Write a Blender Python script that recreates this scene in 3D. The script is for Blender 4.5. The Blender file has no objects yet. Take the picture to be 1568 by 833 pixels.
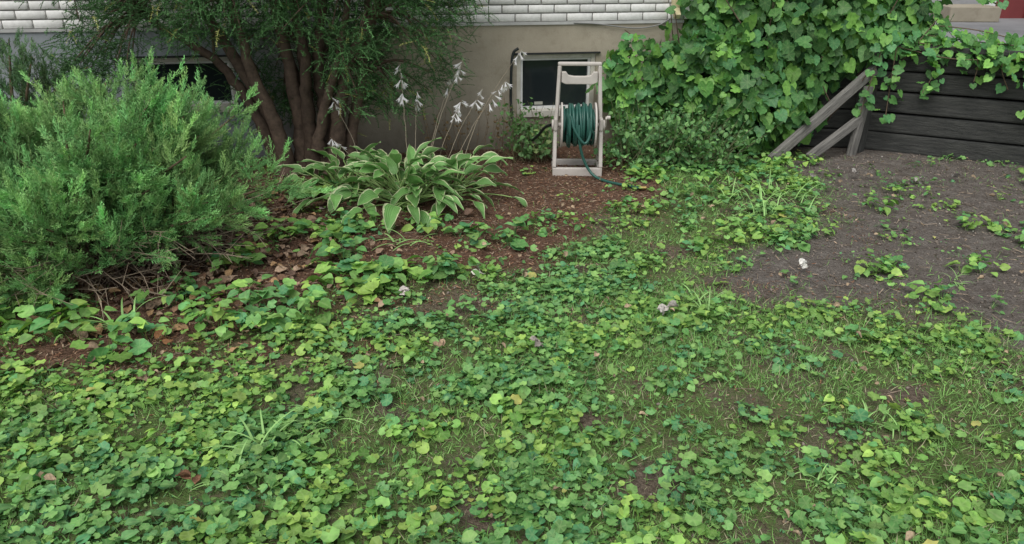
import bpy, math, numpy as np
from mathutils import Vector, Matrix
rng=np.random.default_rng(11)
scene=bpy.context.scene
R_=lambda a,b,n=None: rng.uniform(a,b,n)

# ------------------------------------------------------------ utils
def vnoise(x,y,s,seed=0,octv=3):
    x=np.asarray(x,float); y=np.asarray(y,float)
    out=0; amp=1.; tot=0.
    for o in range(octv):
        X=x/s+seed*13.7; Y=y/s-seed*7.3
        ix=np.floor(X); iy=np.floor(Y); fx=X-ix; fy=Y-iy
        fx=fx*fx*(3-2*fx); fy=fy*fy*(3-2*fy)
        def h(a,b):
            v=np.sin(a*127.1+b*311.7+seed*74.7)*43758.5453
            return v-np.floor(v)
        v=(h(ix,iy)*(1-fx)+h(ix+1,iy)*fx)*(1-fy)+(h(ix,iy+1)*(1-fx)+h(ix+1,iy+1)*fx)*fy
        out=out+v*amp; tot+=amp; amp*=.5; s=s*.5
    return out/tot
def sst(a,b,x):
    t=np.clip((x-a)/(b-a),0,1); return t*t*(3-2*t)
def nrm(v):
    return v/np.maximum(np.linalg.norm(v,axis=-1,keepdims=True),1e-9)
def frames(along,up):
    y=nrm(along); x=nrm(np.cross(y,up)); z=np.cross(x,y)
    return np.stack([x,y,z],axis=-1)
def rdir(n):
    return nrm(rng.normal(size=(n,3)))
def infr(x,y): return np.abs(x)<.74*y+.75

class MB:
    def __init__(s): s.V=[];s.F=[];s.C=[];s.U=[];s.n=0
    def add(s,V,F,C,U=None):
        V=np.asarray(V,float).reshape(-1,3); F=np.asarray(F,int).reshape(-1,3)
        C=np.asarray(C,float)
        if C.ndim==1: C=np.tile(C,(len(V),1))
        if U is None: U=np.zeros((len(V),3))
        s.V.append(V); s.F.append(F+s.n); s.C.append(C); s.U.append(U); s.n+=len(V)
    def inst(s,T,P,Rm,S,C):
        V,F,U=T; N=len(P); k=len(V)
        S=np.asarray(S,float)
        if S.ndim==1: S=np.repeat(S[:,None],3,1)
        W=np.einsum('nij,nkj->nki',Rm,V[None]*S[:,None,:])+P[:,None,:]
        FF=F[None]+(np.arange(N)*k)[:,None,None]
        CC=np.repeat(C[:,None,:],k,1)
        UU=np.tile(U[None],(N,1,1)).copy(); UU[:,:,2]=rng.random(N)[:,None]
        s.add(W.reshape(-1,3),FF.reshape(-1,3),CC.reshape(-1,3),UU.reshape(-1,3))
    def tube(s,pts,rad,n=6,col=(.1,.07,.05)):
        pts=np.asarray(pts,float); m=len(pts); rad=np.broadcast_to(np.asarray(rad,float),(m,))
        t=nrm(np.gradient(pts,axis=0)); ref=np.array([0,0,1.]) if abs(t[:,2]).mean()<.8 else np.array([1.,0,0])
        x=nrm(np.cross(t,ref)); y=np.cross(x,t)
        a=np.arange(n)/n*2*np.pi
        W=pts[:,None,:]+rad[:,None,None]*(x[:,None,:]*np.cos(a)[None,:,None]+y[:,None,:]*np.sin(a)[None,:,None])
        F=[]
        for j in range(m-1):
            for i in range(n):
                a0=j*n+i;a1=j*n+(i+1)%n
                F+= [(a0,a1,a1+n),(a0,a1+n,a0+n)]
        s.add(W.reshape(-1,3),F,col)
    def build(s,name,mat,parent=None,smooth=False):
        V=np.concatenate(s.V);F=np.concatenate(s.F);C=np.concatenate(s.C);U=np.concatenate(s.U)
        me=bpy.data.meshes.new(name)
        me.vertices.add(len(V)); me.vertices.foreach_set('co',V.astype(np.float32).ravel())
        me.loops.add(len(F)*3); me.loops.foreach_set('vertex_index',F.astype(np.int32).ravel())
        me.polygons.add(len(F)); me.polygons.foreach_set('loop_start',(np.arange(len(F))*3).astype(np.int32))
        me.polygons.foreach_set('loop_total',np.full(len(F),3,np.int32))
        me.update(calc_edges=True)
        a=me.attributes.new('Col','FLOAT_COLOR','POINT')
        a.data.foreach_set('color',np.concatenate([C,np.ones((len(C),1))],1).astype(np.float32).ravel())
        b=me.attributes.new('luv','FLOAT_VECTOR','POINT'); b.data.foreach_set('vector',U.astype(np.float32).ravel())
        if smooth: me.polygons.foreach_set('use_smooth',np.ones(len(F),bool))
        me.materials.append(mat)
        o=bpy.data.objects.new(name,me); scene.collection.objects.link(o)
        if parent: o.parent=parent
        print(name,len(F)); return o
def empty(name,loc=(0,0,0),rz=0):
    o=bpy.data.objects.new(name,None); o.location=loc; o.rotation_euler=(0,0,rz); scene.collection.objects.link(o); return o
def catmull(P,n=8):
    P=np.asarray(P,float); P=np.vstack([2*P[0]-P[1],P,2*P[-1]-P[-2]]); out=[]
    for i in range(1,len(P)-2):
        for k in range(n):
            t=k/n; a,b,c,d=P[i-1:i+3]
            out.append(.5*((2*b)+(-a+c)*t+(2*a-5*b+4*c-d)*t*t+(-a+3*b-3*c+d)*t**3))
    out.append(P[-2]); return np.array(out)
def curve(name,pts,rad,mat,parent=None):
    cu=bpy.data.curves.new(name,'CURVE'); cu.dimensions='3D'; cu.bevel_depth=rad; cu.bevel_resolution=3
    sp=cu.splines.new('POLY'); sp.points.add(len(pts)-1)
    for p,q in zip(sp.points,pts): p.co=(q[0],q[1],q[2],1)
    cu.materials.append(mat); o=bpy.data.objects.new(name,cu); scene.collection.objects.link(o)
    if parent: o.parent=parent
    sp.use_smooth=True
    return o
def box(name,x0,x1,y0,y1,z0,z1,mat,parent=None,bev=0.):
    cx,cy,cz=(x0+x1)/2,(y0+y1)/2,(z0+z1)/2; hx,hy,hz=(x1-x0)/2,(y1-y0)/2,(z1-z0)/2
    v=[(sx*hx,sy*hy,sz*hz) for sx in(-1,1) for sy in(-1,1) for sz in(-1,1)]
    f=[(0,1,3,2),(4,6,7,5),(0,4,5,1),(2,3,7,6),(0,2,6,4),(1,5,7,3)]
    me=bpy.data.meshes.new(name); me.from_pydata(v,[],f); me.materials.append(mat)
    o=bpy.data.objects.new(name,me); o.location=(cx,cy,cz); scene.collection.objects.link(o)
    if parent: o.parent=parent
    if bev>0:
        m=o.modifiers.new('b','BEVEL'); m.width=bev; m.segments=2
    return o
def beam(name,p0,p1,w,h,mat,parent=None,bev=.006):
    p0=Vector(p0);p1=Vector(p1);L=(p1-p0).length
    o=box(name,-L/2,L/2,-w/2,w/2,-h/2,h/2,mat,parent,bev)
    o.location=(p0+p1)/2; o.rotation_euler=(p1-p0).to_track_quat('X','Z').to_euler(); return o

# ------------------------------------------------------------ materials
def newmat(name):
    m=bpy.data.materials.new(name); m.use_nodes=True; nt=m.node_tree
    return m,nt,nt.nodes['Principled BSDF'],nt.nodes['Material Output']
def N(nt,t,**k):
    n=nt.nodes.new(t)
    for a,b in k.items(): setattr(n,a,b)
    return n
def mixc(nt,fac,a,b,mode='MIX'):
    n=N(nt,'ShaderNodeMix',data_type='RGBA',blend_type=mode)
    for i,v in ((0,fac),(6,a),(7,b)):
        if isinstance(v,(int,float)): n.inputs[i].default_value=v
        elif isinstance(v,tuple): n.inputs[i].default_value=(*v,1)
        else: nt.links.new(v,n.inputs[i])
    return n.outputs[2]
def noise(nt,scale,detail=5,vec=None,rough=.6):
    n=N(nt,'ShaderNodeTexNoise'); n.inputs['Scale'].default_value=scale; n.inputs['Detail'].default_value=detail; n.inputs['Roughness'].default_value=rough
    if vec is not None: nt.links.new(vec,n.inputs['Vector'])
    return n.outputs['Fac']
def ramp(nt,src,a,b,ca=(0,0,0),cb=(1,1,1)):
    r=N(nt,'ShaderNodeValToRGB'); r.color_ramp.elements[0].position=a; r.color_ramp.elements[1].position=b
    r.color_ramp.elements[0].color=(*ca,1); r.color_ramp.elements[1].color=(*cb,1); nt.links.new(src,r.inputs[0]); return r.outputs[0]
def bump(nt,src,bsdf,st=.5,dist=.01):
    b=N(nt,'ShaderNodeBump'); b.inputs['Strength'].default_value=st; b.inputs['Distance'].default_value=dist
    nt.links.new(src,b.inputs['Height']); nt.links.new(b.outputs[0],bsdf.inputs['Normal'])
def objco(nt,scale=(1,1,1)):
    c=N(nt,'ShaderNodeTexCoord'); m=N(nt,'ShaderNodeMapping'); m.inputs['Scale'].default_value=scale
    nt.links.new(c.outputs['Object'],m.inputs[0]); return m.outputs[0]
def simple(name,c1,c2=None,rough=.6,sc=8,bs=.3,bd=.005,scale=(1,1,1),metal=0,spec=.4):
    m,nt,b,o=newmat(name); co=objco(nt,scale); f=noise(nt,sc,6,co)
    nt.links.new(mixc(nt,ramp(nt,f,.3,.7),c1,c2 or tuple(v*.75 for v in c1)),b.inputs['Base Color'])
    b.inputs['Roughness'].default_value=rough; b.inputs['Metallic'].default_value=metal; b.inputs['Specular IOR Level'].default_value=spec
    if bs: bump(nt,noise(nt,sc*4,6,co),b,bs,bd)
    return m
def leafmat(name,rough=.5,trans=.3,vein=.25,spec=.35,bmp=True):
    m,nt,b,o=newmat(name)
    a=N(nt,'ShaderNodeAttribute',attribute_name='Col'); c=a.outputs['Color']
    if bmp:
        co=objco(nt); f=noise(nt,45,1,co)
        c=mixc(nt,1.0,c,ramp(nt,f,.3,.7,(.8,.8,.8),(1.2,1.2,1.15)),'MULTIPLY')
    if vein>0:
        u=N(nt,'ShaderNodeAttribute',attribute_name='luv')
        sp=N(nt,'ShaderNodeSeparateXYZ'); nt.links.new(u.outputs['Vector'],sp.inputs[0])
        ab=N(nt,'ShaderNodeMath',operation='ABSOLUTE'); nt.links.new(sp.outputs[0],ab.inputs[0])
        c=mixc(nt,ramp(nt,ab.outputs[0],.02,.28,(vein,)*3,(0,)*3),c,(.45,.58,.25))
    nt.links.new(c,b.inputs['Base Color']); b.inputs['Roughness'].default_value=rough; b.inputs['Specular IOR Level'].default_value=spec
    if trans>0:
        t=N(nt,'ShaderNodeBsdfTranslucent'); c2=mixc(nt,1.0,c,(1.1,1.25,.65),'MULTIPLY'); nt.links.new(c2,t.inputs[0])
        mx=N(nt,'ShaderNodeMixShader'); mx.inputs[0].default_value=trans
        nt.links.new(b.outputs[0],mx.inputs[1]); nt.links.new(t.outputs[0],mx.inputs[2]); nt.links.new(mx.outputs[0],o.inputs[0])
    return m
def attrmat(name,rough=.85,spec=.2,sc=60):
    m,nt,b,o=newmat(name); a=N(nt,'ShaderNodeAttribute',attribute_name='Col'); co=objco(nt); f=noise(nt,sc,3,co)
    nt.links.new(mixc(nt,1.0,a.outputs['Color'],ramp(nt,f,.25,.75,(.55,.55,.55),(1.35,1.3,1.25)),'MULTIPLY'),b.inputs['Base Color'])
    b.inputs['Roughness'].default_value=rough; b.inputs['Specular IOR Level'].default_value=spec; bump(nt,f,b,.6,.01)
    return m
M_leaf=leafmat('leaf',.5,.2,.20,.3); M_needle=leafmat('needle',.6,0,0,.2,False); M_grass=leafmat('grass_blade',.55,0,0,.25,False); M_vine=leafmat('vine_leaf',.45,.22,.16,.3)
M_bark=attrmat('bark',.9,.15,25); M_debris=attrmat('debris',.9,.15,80)

# ------------------------------------------------------------ ground masks
def gz(x,y):
    return .05*(vnoise(x,y,1.3,3,2)-.5)+.022*(vnoise(x,y,.22,5,3)-.5)
def mulch(x,y):
    f=np.interp(x,[-5,-3,-2,-1.3,-.56,.25,.95,1.3,1.5],[2.2,2.35,2.55,2.75,3.15,3.9,4.6,6.4,9])
    return sst(-.3,.3,y-f+1.2*(vnoise(x,y,.4,9)-.5))
def soil(x,y):
    g=np.interp(y,[2,3,3.5,3.9,4.6,5.8],[1.6,1.2,.95,1.45,2.0,2.2]); h=np.interp(x,[1,1.4,1.9,2.3,4,7],[3.4,3.1,2.9,2.75,2.55,2.5])
    n=1.1*(vnoise(x,y,.45,21)-.5)
    return sst(-.35,.3,x-g+n)*sst(-.3,.35,y-h+n)
def barep(x,y):
    b=0
    for (px,py,r) in [(.45,1.93,.15),(-.45,2.3,.12),(-.30,3.2,.26),(1.2,3.4,.3),(.28,2.25,.11),(.9,3.9,.2),(.5,4.3,.25),(-.1,1.75,.10),(1.5,2.4,.14),(-1.9,2.2,.1),(.1,2.55,.1),(.7,2.75,.1)]:
        b=np.maximum(b,1-sst(r*.5,r*1.2,np.hypot(x-px,(y-py)*1.4)+.25*(vnoise(x,y,.12,4)-.5)))
    nn=.5*vnoise(x,y,.5,71,2)+.5*vnoise(x,y,.16,72,2)
    b=np.maximum(b,.85*sst(.47,.60,nn)*sst(2.9,3.6,y)*sst(-1.2,-.4,x))
    b=np.maximum(b,.7*sst(.60,.70,nn))
    return b
def axis(lo,hi,n,far):
    g=np.geomspace(.05,far,22); return np.concatenate([lo-g[::-1],np.linspace(lo,hi,n),hi+g])
xs=axis(-4.5,6,400,250); ys=axis(.3,6.7,270,250)
X,Y=np.meshgrid(xs,ys); fade=np.clip(1-np.maximum(np.abs(X-.75)-5.2,0),0,1)
Z=gz(X,Y)*fade
G=MB(); nx=len(xs); idx=np.arange(X.size).reshape(X.shape)
a=idx[:-1,:-1].ravel();b=idx[:-1,1:].ravel();c=idx[1:,1:].ravel();d=idx[1:,:-1].ravel()
G.add(np.stack([X,Y,Z],-1).reshape(-1,3),np.concatenate([np.stack([a,b,c],1),np.stack([a,c,d],1)]),
      np.stack([mulch(X,Y),soil(X,Y),barep(X,Y)*(1-mulch(X,Y))],-1).reshape(-1,3))
m,nt,bs,o=newmat('ground_soil'); at=N(nt,'ShaderNodeAttribute',attribute_name='Col'); sp=N(nt,'ShaderNodeSeparateColor'); nt.links.new(at.outputs['Color'],sp.inputs[0])
co=objco(nt); n1=noise(nt,9,5,co,.7); n2=noise(nt,70,4,co,.7); n3=noise(nt,26,4,co,.7)
lawn=mixc(nt,ramp(nt,n1,.4,.6),(.12,.17,.055),(.21,.18,.11))
lawn=mixc(nt,ramp(nt,n2,.42,.62),lawn,(.13,.22,.06)); lawn=mixc(nt,ramp(nt,n3,.52,.68),lawn,(.12,.095,.065))
mul=mixc(nt,ramp(nt,n1,.35,.65),(.155,.082,.052),(.26,.165,.115)); mul=mixc(nt,ramp(nt,n2,.45,.7),mul,(.09,.054,.038))
soi=mixc(nt,ramp(nt,n1,.35,.68),(.165,.14,.12),(.29,.26,.23)); soi=mixc(nt,ramp(nt,n2,.45,.7),soi,(.105,.087,.075)); soi=mixc(nt,ramp(nt,n3,.6,.75),soi,(.32,.295,.265))
c=mixc(nt,sp.outputs[0],lawn,mul); c=mixc(nt,sp.outputs[2],c,mixc(nt,ramp(nt,n2,.4,.6),(.235,.185,.14),(.13,.10,.075))); c=mixc(nt,sp.outputs[1],c,soi)
nt.links.new(c,bs.inputs['Base Color']); bs.inputs['Roughness'].default_value=.95; bs.inputs['Specular IOR Level'].default_value=.1
ad=N(nt,'ShaderNodeMath',operation='ADD'); nt.links.new(n3,ad.inputs[0]); nt.links.new(n2,ad.inputs[1]); bump(nt,ad.outputs[0],bs,1.,.03)
G.build('ground',m,smooth=True)

# ------------------------------------------------------------ leaf templates
def grid_leaf(w,nxh=2,ny=5,fold=.25,droop=.25,wave=0.):
    V=[];U=[]
    for j in range(ny+1):
        s=j/ny
        for i in range(-nxh,nxh+1):
            x=w(s)*i/nxh; V.append((x,s,fold*abs(x)-droop*s*s+wave*math.sin(s*9+i)*abs(i)/nxh)); U.append((i/nxh,s,0))
    k=2*nxh+1;F=[]
    for j in range(ny):
        for i in range(k-1):
            a=j*k+i; F+=[(a,a+1,a+1+k),(a,a+1+k,a+k)]
    return np.array(V,float),np.array(F),np.array(U,float)
ovate=grid_leaf(lambda s:.40*math.sin(math.pi*min(1,s**.72))**.75+.005 if 0<s<1 else .01,1,4,.3,.28)
def fan_leaf(rf,n,cup=.15,mid=False,cy=.45,ruf=.05):
    V=[(0,cy,0)];U=[(0,0,0)];F=[]
    rings=[.55,1] if mid else [1]
    for ri,q in enumerate(rings):
        for k in range(n):
            th=-math.pi/2+2*math.pi*k/n; r=rf(th,k)*q
            x=r*math.cos(th);y=cy+r*math.sin(th)
            V.append((x,y,cup*q*q+ruf*q*(1 if k%2 else -1)-.1*y*y)); U.append((0 if k%2==0 else 1,q,0))
    for k in range(n): F.append((0,1+k,1+(k+1)%n))
    if mid:
        for k in range(n):
            a=1+k;b=1+(k+1)%n;F+=[(a,a+n,b+n),(a,b+n,b)]
    return np.array(V,float),np.array(F),np.array(U,float)
roundl=fan_leaf(lambda th,k:.16 if k==0 else (.52 if k%2 else .47),12,.10)
heart=fan_leaf(lambda th,k:.2 if k==0 else .50*(1+.12*max(0,math.sin(th)))*(1.0 if k%2 else .97),12,.08)
bigheart=fan_leaf(lambda th,k:.22 if k==0 else (.60 if abs(th-math.pi/2)<.05 else .47*(1.02 if k%2 else .98)),16,.08,True,.45,.03)
tiny=fan_leaf(lambda th,k:.25 if k==0 else .5,7,.08)
def grf(th,k):
    if k==0:return .2
    r=.52+.045*math.cos((th-math.pi/2)*3)
    if abs(th-math.pi/2)<.05: r=.66
    return r*(1.03 if k%2==0 else .96)
grape=fan_leaf(grf,16,.07,True,.47,.03)
blade=(np.array([(-.5,0,0),(.5,0,0),(-.38,.5,.0),(.38,.5,.0),(0,1,-.2)],float),np.array([(0,1,3),(0,3,2),(2,3,4)]),np.ones((5,3)))

# ------------------------------------------------------------ ground cover
PAL=np.array([(.205,.41,.10),(.145,.33,.08),(.27,.49,.125),(.12,.33,.12),(.225,.45,.14),(.33,.53,.13)])
def leafcol(x,y,n,bright=1.):
    w=vnoise(x,y,.3,31,2); i=rng.integers(0,6,n); c=PAL[i]*(R_(.68,1.15,n)[:,None])
    p=np.where((w>.5)[:,None],np.array([1.10,1.05,.95]),np.array([.84,.92,1.08])); c=c*p*bright
    yl=rng.random(n)<.004; c[yl]=np.array([.50,.48,.15])
    return c
def place_plants(mb,PX,PY,nl,rad,hgt,size,T,bright=1.,stem=True,tilt=.55):
    k_=infr(PX,PY); PX=PX[k_];PY=PY[k_]
    n=len(PX)
    if n==0: return
    k=rng.integers(nl[0],nl[1]+1,n); I=np.repeat(np.arange(n),k); m=len(I)
    az=R_(0,2*np.pi,m); rr=R_(.15,1,m)**.7*R_(rad[0],rad[1],n)[I]; h=R_(hgt[0],hgt[1],n)[I]*R_(.6,1.15,m)*(1.15-.4*rr/rad[1])
    x=PX[I]+rr*np.cos(az); y=PY[I]+rr*np.sin(az); z=gz(x,y)+h
    P=np.stack([x,y,z],1); al=np.stack([np.cos(az),np.sin(az),R_(-.35,.35,m)],1); up=np.array([0,0,1.])+rng.normal(size=(m,3))*tilt*.6
    S=R_(size[0],size[1],m)*(R_(.65,1.3,n)[I]); Rm=frames(al,up)
    S3=np.stack([S*R_(.85,1.15,m),S,S],1)
    t=rng.integers(0,len(T),n)[I]; C=leafcol(x,y,m,bright)*(R_(.78,1.15,n)[I])[:,None]
    for q in range(len(T)):
        s=t==q
        if s.any(): mb.inst(T[q],P[s],Rm[s],S3[s],C[s])
    if stem:
        B=np.stack([PX[I]+rr*.2*np.cos(az),PY[I]+rr*.2*np.sin(az),gz(PX,PY)[I]-.004],1); L=np.linalg.norm(P-B,axis=1)
        Tn=(np.array([(-.5,0,0),(.5,0,0),(0.,1,0)]),np.array([(0,1,2)]),np.ones((3,3)))
        mb.inst(Tn,B,frames(P-B,rdir(m)),np.stack([np.full(m,.0035),L,L],1),C*.8)
def density(x,y):
    n=.45*vnoise(x,y,.45,17,2)+.55*vnoise(x,y,.14,18,2)
    lim=.41+.06*sst(.3,1.8,x)*sst(3.4,2.6,y)+.10*sst(3.0,4.2,y)-.08*sst(-.3,-1.2,x)
    cov=sst(lim-.06,lim+.14,n)
    d=cov*(1-mulch(x,y))*(1-soil(x,y))*(1-.85*barep(x,y))
    d+=.035*soil(x,y)*(sst(.55,.62,vnoise(x,y,.25,44))*3)+.045*mulch(x,y)*(sst(.50,.6,vnoise(x,y,.3,45))*3)
    return d
cover=MB()
n=17500; x=R_(-4,5,n); y=R_(1.25,6.0,n)
keep=(rng.random(n)<density(x,y))&~((y>5.9+.144*x)) ; x=x[keep];y=y[keep]
place_plants(cover,x,y,(4,8),(.03,.085),(.012,.055),(.020,.045),[roundl,heart,ovate,roundl])
n=38000; x=R_(-4,5,n); y=R_(1.25,6.0,n)
keep=(rng.random(n)<.20*(1-mulch(x,y))*(1-soil(x,y))*(1-.8*barep(x,y))+.68*density(x,y)); x=x[keep];y=y[keep]
place_plants(cover,x,y,(2,3),(.01,.05),(.004,.02),(.009,.025),[tiny,tiny,ovate],1.,False)
cover.build('lawn_ground_cover',M_leaf)
weeds=MB()
for (cx,cy,r,k) in [(-.94,4.1,.22,16),(-1.32,4.03,.1,7),(-.77,3.42,.24,20),(-.37,3.5,.17,13),(-1.6,3.22,.15,9),(-1.15,3.02,.27,24),(-1.5,3.65,.1,6),(-.95,3.75,.15,7),
      (-2.2,2.9,.25,14),(-1.75,2.8,.2,10),(-.15,4.05,.2,10),(-.5,4.25,.15,7),(1.6,4.15,.33,40),(1.95,3.65,.12,7),(2.05,3.25,.1,6),(2.81,4.25,.06,3),(2.7,5.0,.12,6),(3.05,4.0,.12,10),
      (.8,4.6,.16,12),(1.95,5.65,.25,22),(1.3,4.8,.35,14),(.3,4.2,.2,8),(1.2,3.9,.22,10),(2.35,4.6,.12,5),(-1.3,4.9,.15,8),(1.75,5.3,.3,16),(2.45,3.6,.1,4),(2.5,3.0,.14,6),(1.5,5.0,.3,14),(1.55,5.6,.25,24),(1.2,5.45,.3,24),(.95,5.35,.15,10),(2.2,5.75,.2,14)]:
    th=R_(0,6.28,k); q=np.sqrt(R_(0,1,k))*r; big=cx<0
    place_plants(weeds,cx+q*np.cos(th),cy+q*np.sin(th)*.8,(4,6),(.03,.10),(.03,.13) if big else (.02,.09),(.045,.085) if big else (.032,.062),[bigheart,ovate] if big else [ovate,heart,ovate],1.05)
weeds.build('broadleaf_weed_patch',M_leaf)

# grass
grass=MB()
n=660000; x=R_(-4,5,n); y=R_(1.2,5.9,n)
gd=(.35+.65*sst(.4,.6,vnoise(x,y,.5,61)))*(1-.98*mulch(x,y))*(1-.97*soil(x,y))*(1-.8*barep(x,y))*(.4+.6*sst(-.6,1.0,x))
gd*= (1-.5*sst(3.6,4.6,y))
k=(rng.random(n)<gd)&infr(x,y); x=x[k];y=y[k];n=len(x)
P=np.stack([x,y,gz(x,y)-.004],1); al=np.stack([rng.normal(size=n)*.6,rng.normal(size=n)*.6,R_(.35,1.1,n)],1)
L=R_(.018,.058,n)*(.6+.8*vnoise(x,y,.3,5)); C=np.array([(.23,.44,.12)])*R_(.6,1.25,n)[:,None]; dr=rng.random(n)<.12; C[dr]=np.array([.43,.40,.25])
grass.inst(blade,P,frames(al,rdir(n)),np.stack([R_(.0018,.0038,n),L,L],1),C)
grass.build('grass',M_grass)
tuft=MB()
for (cx,cy,k,l,w) in [(-.82,2.07,20,.22,.006),(-.70,2.2,10,.16,.005),(-.93,1.93,8,.13,.005),(.92,3.12,14,.15,.005),(-.62,3.95,12,.20,.008),(-1.75,2.95,16,.2,.007),(1.55,4.5,60,.2,.005),(1.75,4.75,50,.22,.005),(1.62,4.95,40,.18,.005),(.95,3.25,8,.12,.006),(2.3,3.5,12,.1,.004),(1.0,1.9,14,.09,.004),(1.3,2.2,16,.1,.004),(.3,2.8,12,.09,.004)]:
    sp_=.03 if k<30 else .14
    P=np.stack([cx+rng.normal(size=k)*sp_,cy+rng.normal(size=k)*sp_,np.zeros(k)],1); P[:,2]=gz(P[:,0],P[:,1])
    az=R_(0,6.28,k); el=R_(.3,1.35,k)
    for j in range(k):
        s=np.linspace(0,1,7); LL=l*R_(.6,1.15); e=el[j]-1.1*s
        dx=np.cumsum(np.cos(e))*LL/7; dz=np.cumsum(np.sin(e))*LL/7
        c=np.stack([P[j,0]+dx*np.cos(az[j]),P[j,1]+dx*np.sin(az[j]),P[j,2]+dz],1)
        sd=np.array([-math.sin(az[j]),math.cos(az[j]),0]); ww=w*np.sqrt(np.clip(1-s,0,1))*.7+.0004
        V=np.concatenate([c-sd*ww[:,None],c+sd*ww[:,None]]); F=[]
        for q in range(6): F+=[(q,q+7,q+8),(q,q+8,q+1)]
        tuft.add(V,F,np.array([.30,.52,.17])*R_(.7,1.15),np.ones((14,3)))
tuft.build('grass_tuft',M_grass)

# mulch chips, litter, clods
chips=MB(); n=90000; x=R_(-4,2.2,n); y=R_(2.1,6.1,n); k=(rng.random(n)<mulch(x,y)*.9+.04+.3*barep(x,y)*(y>2.9))&(y<6.15+.144*x)&infr(x,y); x=x[k];y=y[k];n=len(x)
quad=(np.array([(-.5,0,0),(.5,0,0),(.5,1,.05),(-.5,1,0)],float),np.array([(0,1,2),(0,2,3)]),np.ones((4,3)))
th=R_(0,6.28,n); al=np.stack([np.cos(th),np.sin(th),R_(-.15,.35,n)],1); CP=np.array([(.26,.135,.08),(.18,.10,.07),(.35,.215,.14),(.13,.085,.065),(.42,.32,.23)])
L=R_(.008,.028,n)
chips.inst(quad,np.stack([x,y,gz(x,y)+R_(0,.008,n)],1),frames(al,np.array([0,0,1.])+rng.normal(size=(n,3))*.4),np.stack([R_(.0015,.006,n),L,L],1),CP[rng.integers(0,5,n)]*R_(.7,1.2,n)[:,None])
chips.build('bark_mulch',M_debris)
oct_=(np.array([(1,0,0),(-1,0,0),(0,1,0),(0,-1,0),(.1,.1,.8),(0,0,-.8),(.7,.6,.2),(-.6,.5,.3)],float),np.array([(6,2,4),(0,6,4),(2,7,4),(7,1,4),(1,3,4),(3,0,4),(6,0,5),(2,6,5),(7,2,5),(1,7,5),(3,1,5),(0,3,5)]),np.ones((8,3)))
cl=MB(); n=38000; x=R_(-1.5,5.5,n); y=R_(1.3,6,n); k=(rng.random(n)<.8*soil(x,y)+.4*barep(x,y)*(1-mulch(x,y))+.02)&infr(x,y); x=x[k];y=y[k];n=len(x)
S=.0015+.010*R_(0,1,n)**4+.002*R_(0,1,n); C=np.array([(.21,.18,.155)])*R_(.45,1.5,n)[:,None]; wh=rng.random(n)<.012; C[wh]=(.48,.46,.42)
cl.inst(oct_,np.stack([x,y,gz(x,y)+S*.3],1),frames(rdir(n),rdir(n)),np.stack([S,S*R_(.6,1,n),S*.7],1),C)
n=5200; x=R_(-3,5,n); y=R_(1.4,6,n); k=rng.random(n)<soil(x,y)+.5*mulch(x,y)+.12; x=x[k];y=y[k];n=len(x); th=R_(0,6.28,n); L=R_(.02,.08,n)
cl.inst(quad,np.stack([x,y,gz(x,y)+.006],1),frames(np.stack([np.cos(th),np.sin(th),R_(-.1,.2,n)],1),rdir(n)),np.stack([R_(.002,.004,n),L,L],1),np.array([(.32,.26,.20)])*R_(.4,1.3,n)[:,None])
cl.build('soil_clods_and_twigs',M_debris)
dry=grid_leaf(lambda s:.33*math.sin(math.pi*min(1,max(0,s)))**.7+.01,2,4,.7,-.15,.08)
lit=MB(); n=900; x=rng.normal(-1.75,.55,n); y=rng.normal(3.7,.65,n); k=(mulch(x,y)>.4)&(y<5.8); x=x[k];y=y[k];n=len(x)
th=R_(0,6.28,n); DC=np.array([(.34,.24,.17),(.23,.14,.09),(.38,.28,.20),(.40,.26,.14),(.18,.12,.09)])
lit.inst(dry,np.stack([x,y,gz(x,y)+R_(.004,.02,n)],1),frames(np.stack([np.cos(th),np.sin(th),R_(-.2,.3,n)],1),np.array([0,0,1.])+rng.normal(size=(n,3))*.3),R_(.03,.075,n),DC[rng.integers(0,5,n)]*R_(.7,1.2,n)[:,None])
n=420; x=R_(-3,4,n); y=R_(1.4,5.7,n); th=R_(0,6.28,n)
lit.inst(dry,np.stack([x,y,gz(x,y)+R_(.004,.05,n)],1),frames(np.stack([np.cos(th),np.sin(th),R_(-.3,.5,n)],1),np.array([0,0,1.])+rng.normal(size=(n,3))*.5),R_(.015,.04,n),np.array([(.40,.31,.21)])*R_(.5,1.3,n)[:,None])
sp=np.array([(-.54,3.24,.07,.75,.70,.66),(-.16,3.45,.07,.8,.78,.7),(.73,3.08,.085,.6,.57,.53),(.10,2.76,.07,.42,.38,.34),(1.53,3.6,.06,.8,.8,.75),(-1.17,4.46,.09,.34,.31,.28),(-.3,2.72,.05,.6,.45,.3),(2.55,5.3,.07,.4,.38,.36),(2.9,5.1,.06,.45,.43,.4),(-1.0,1.86,.06,.28,.15,.09),(-1.5,2.75,.07,.30,.15,.07),(2.2,5.2,.06,.4,.38,.36),(3.2,5.2,.07,.36,.34,.32)])
n=len(sp); th=R_(0,6.28,n)
for q in range(3):
    lit.inst(dry,np.stack([sp[:,0],sp[:,1],gz(sp[:,0],sp[:,1])+.045],1)+rng.normal(size=(n,3))*.008,frames(np.stack([np.cos(th+q),np.sin(th+q),R_(-.2,.5,n)],1),np.array([0,-.3,1.])+rng.normal(size=(n,3))*.6),sp[:,2]*.75,sp[:,3:]*R_(.6,1,n)[:,None])
lit.build('dry_leaf_litter',M_debris)

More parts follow.
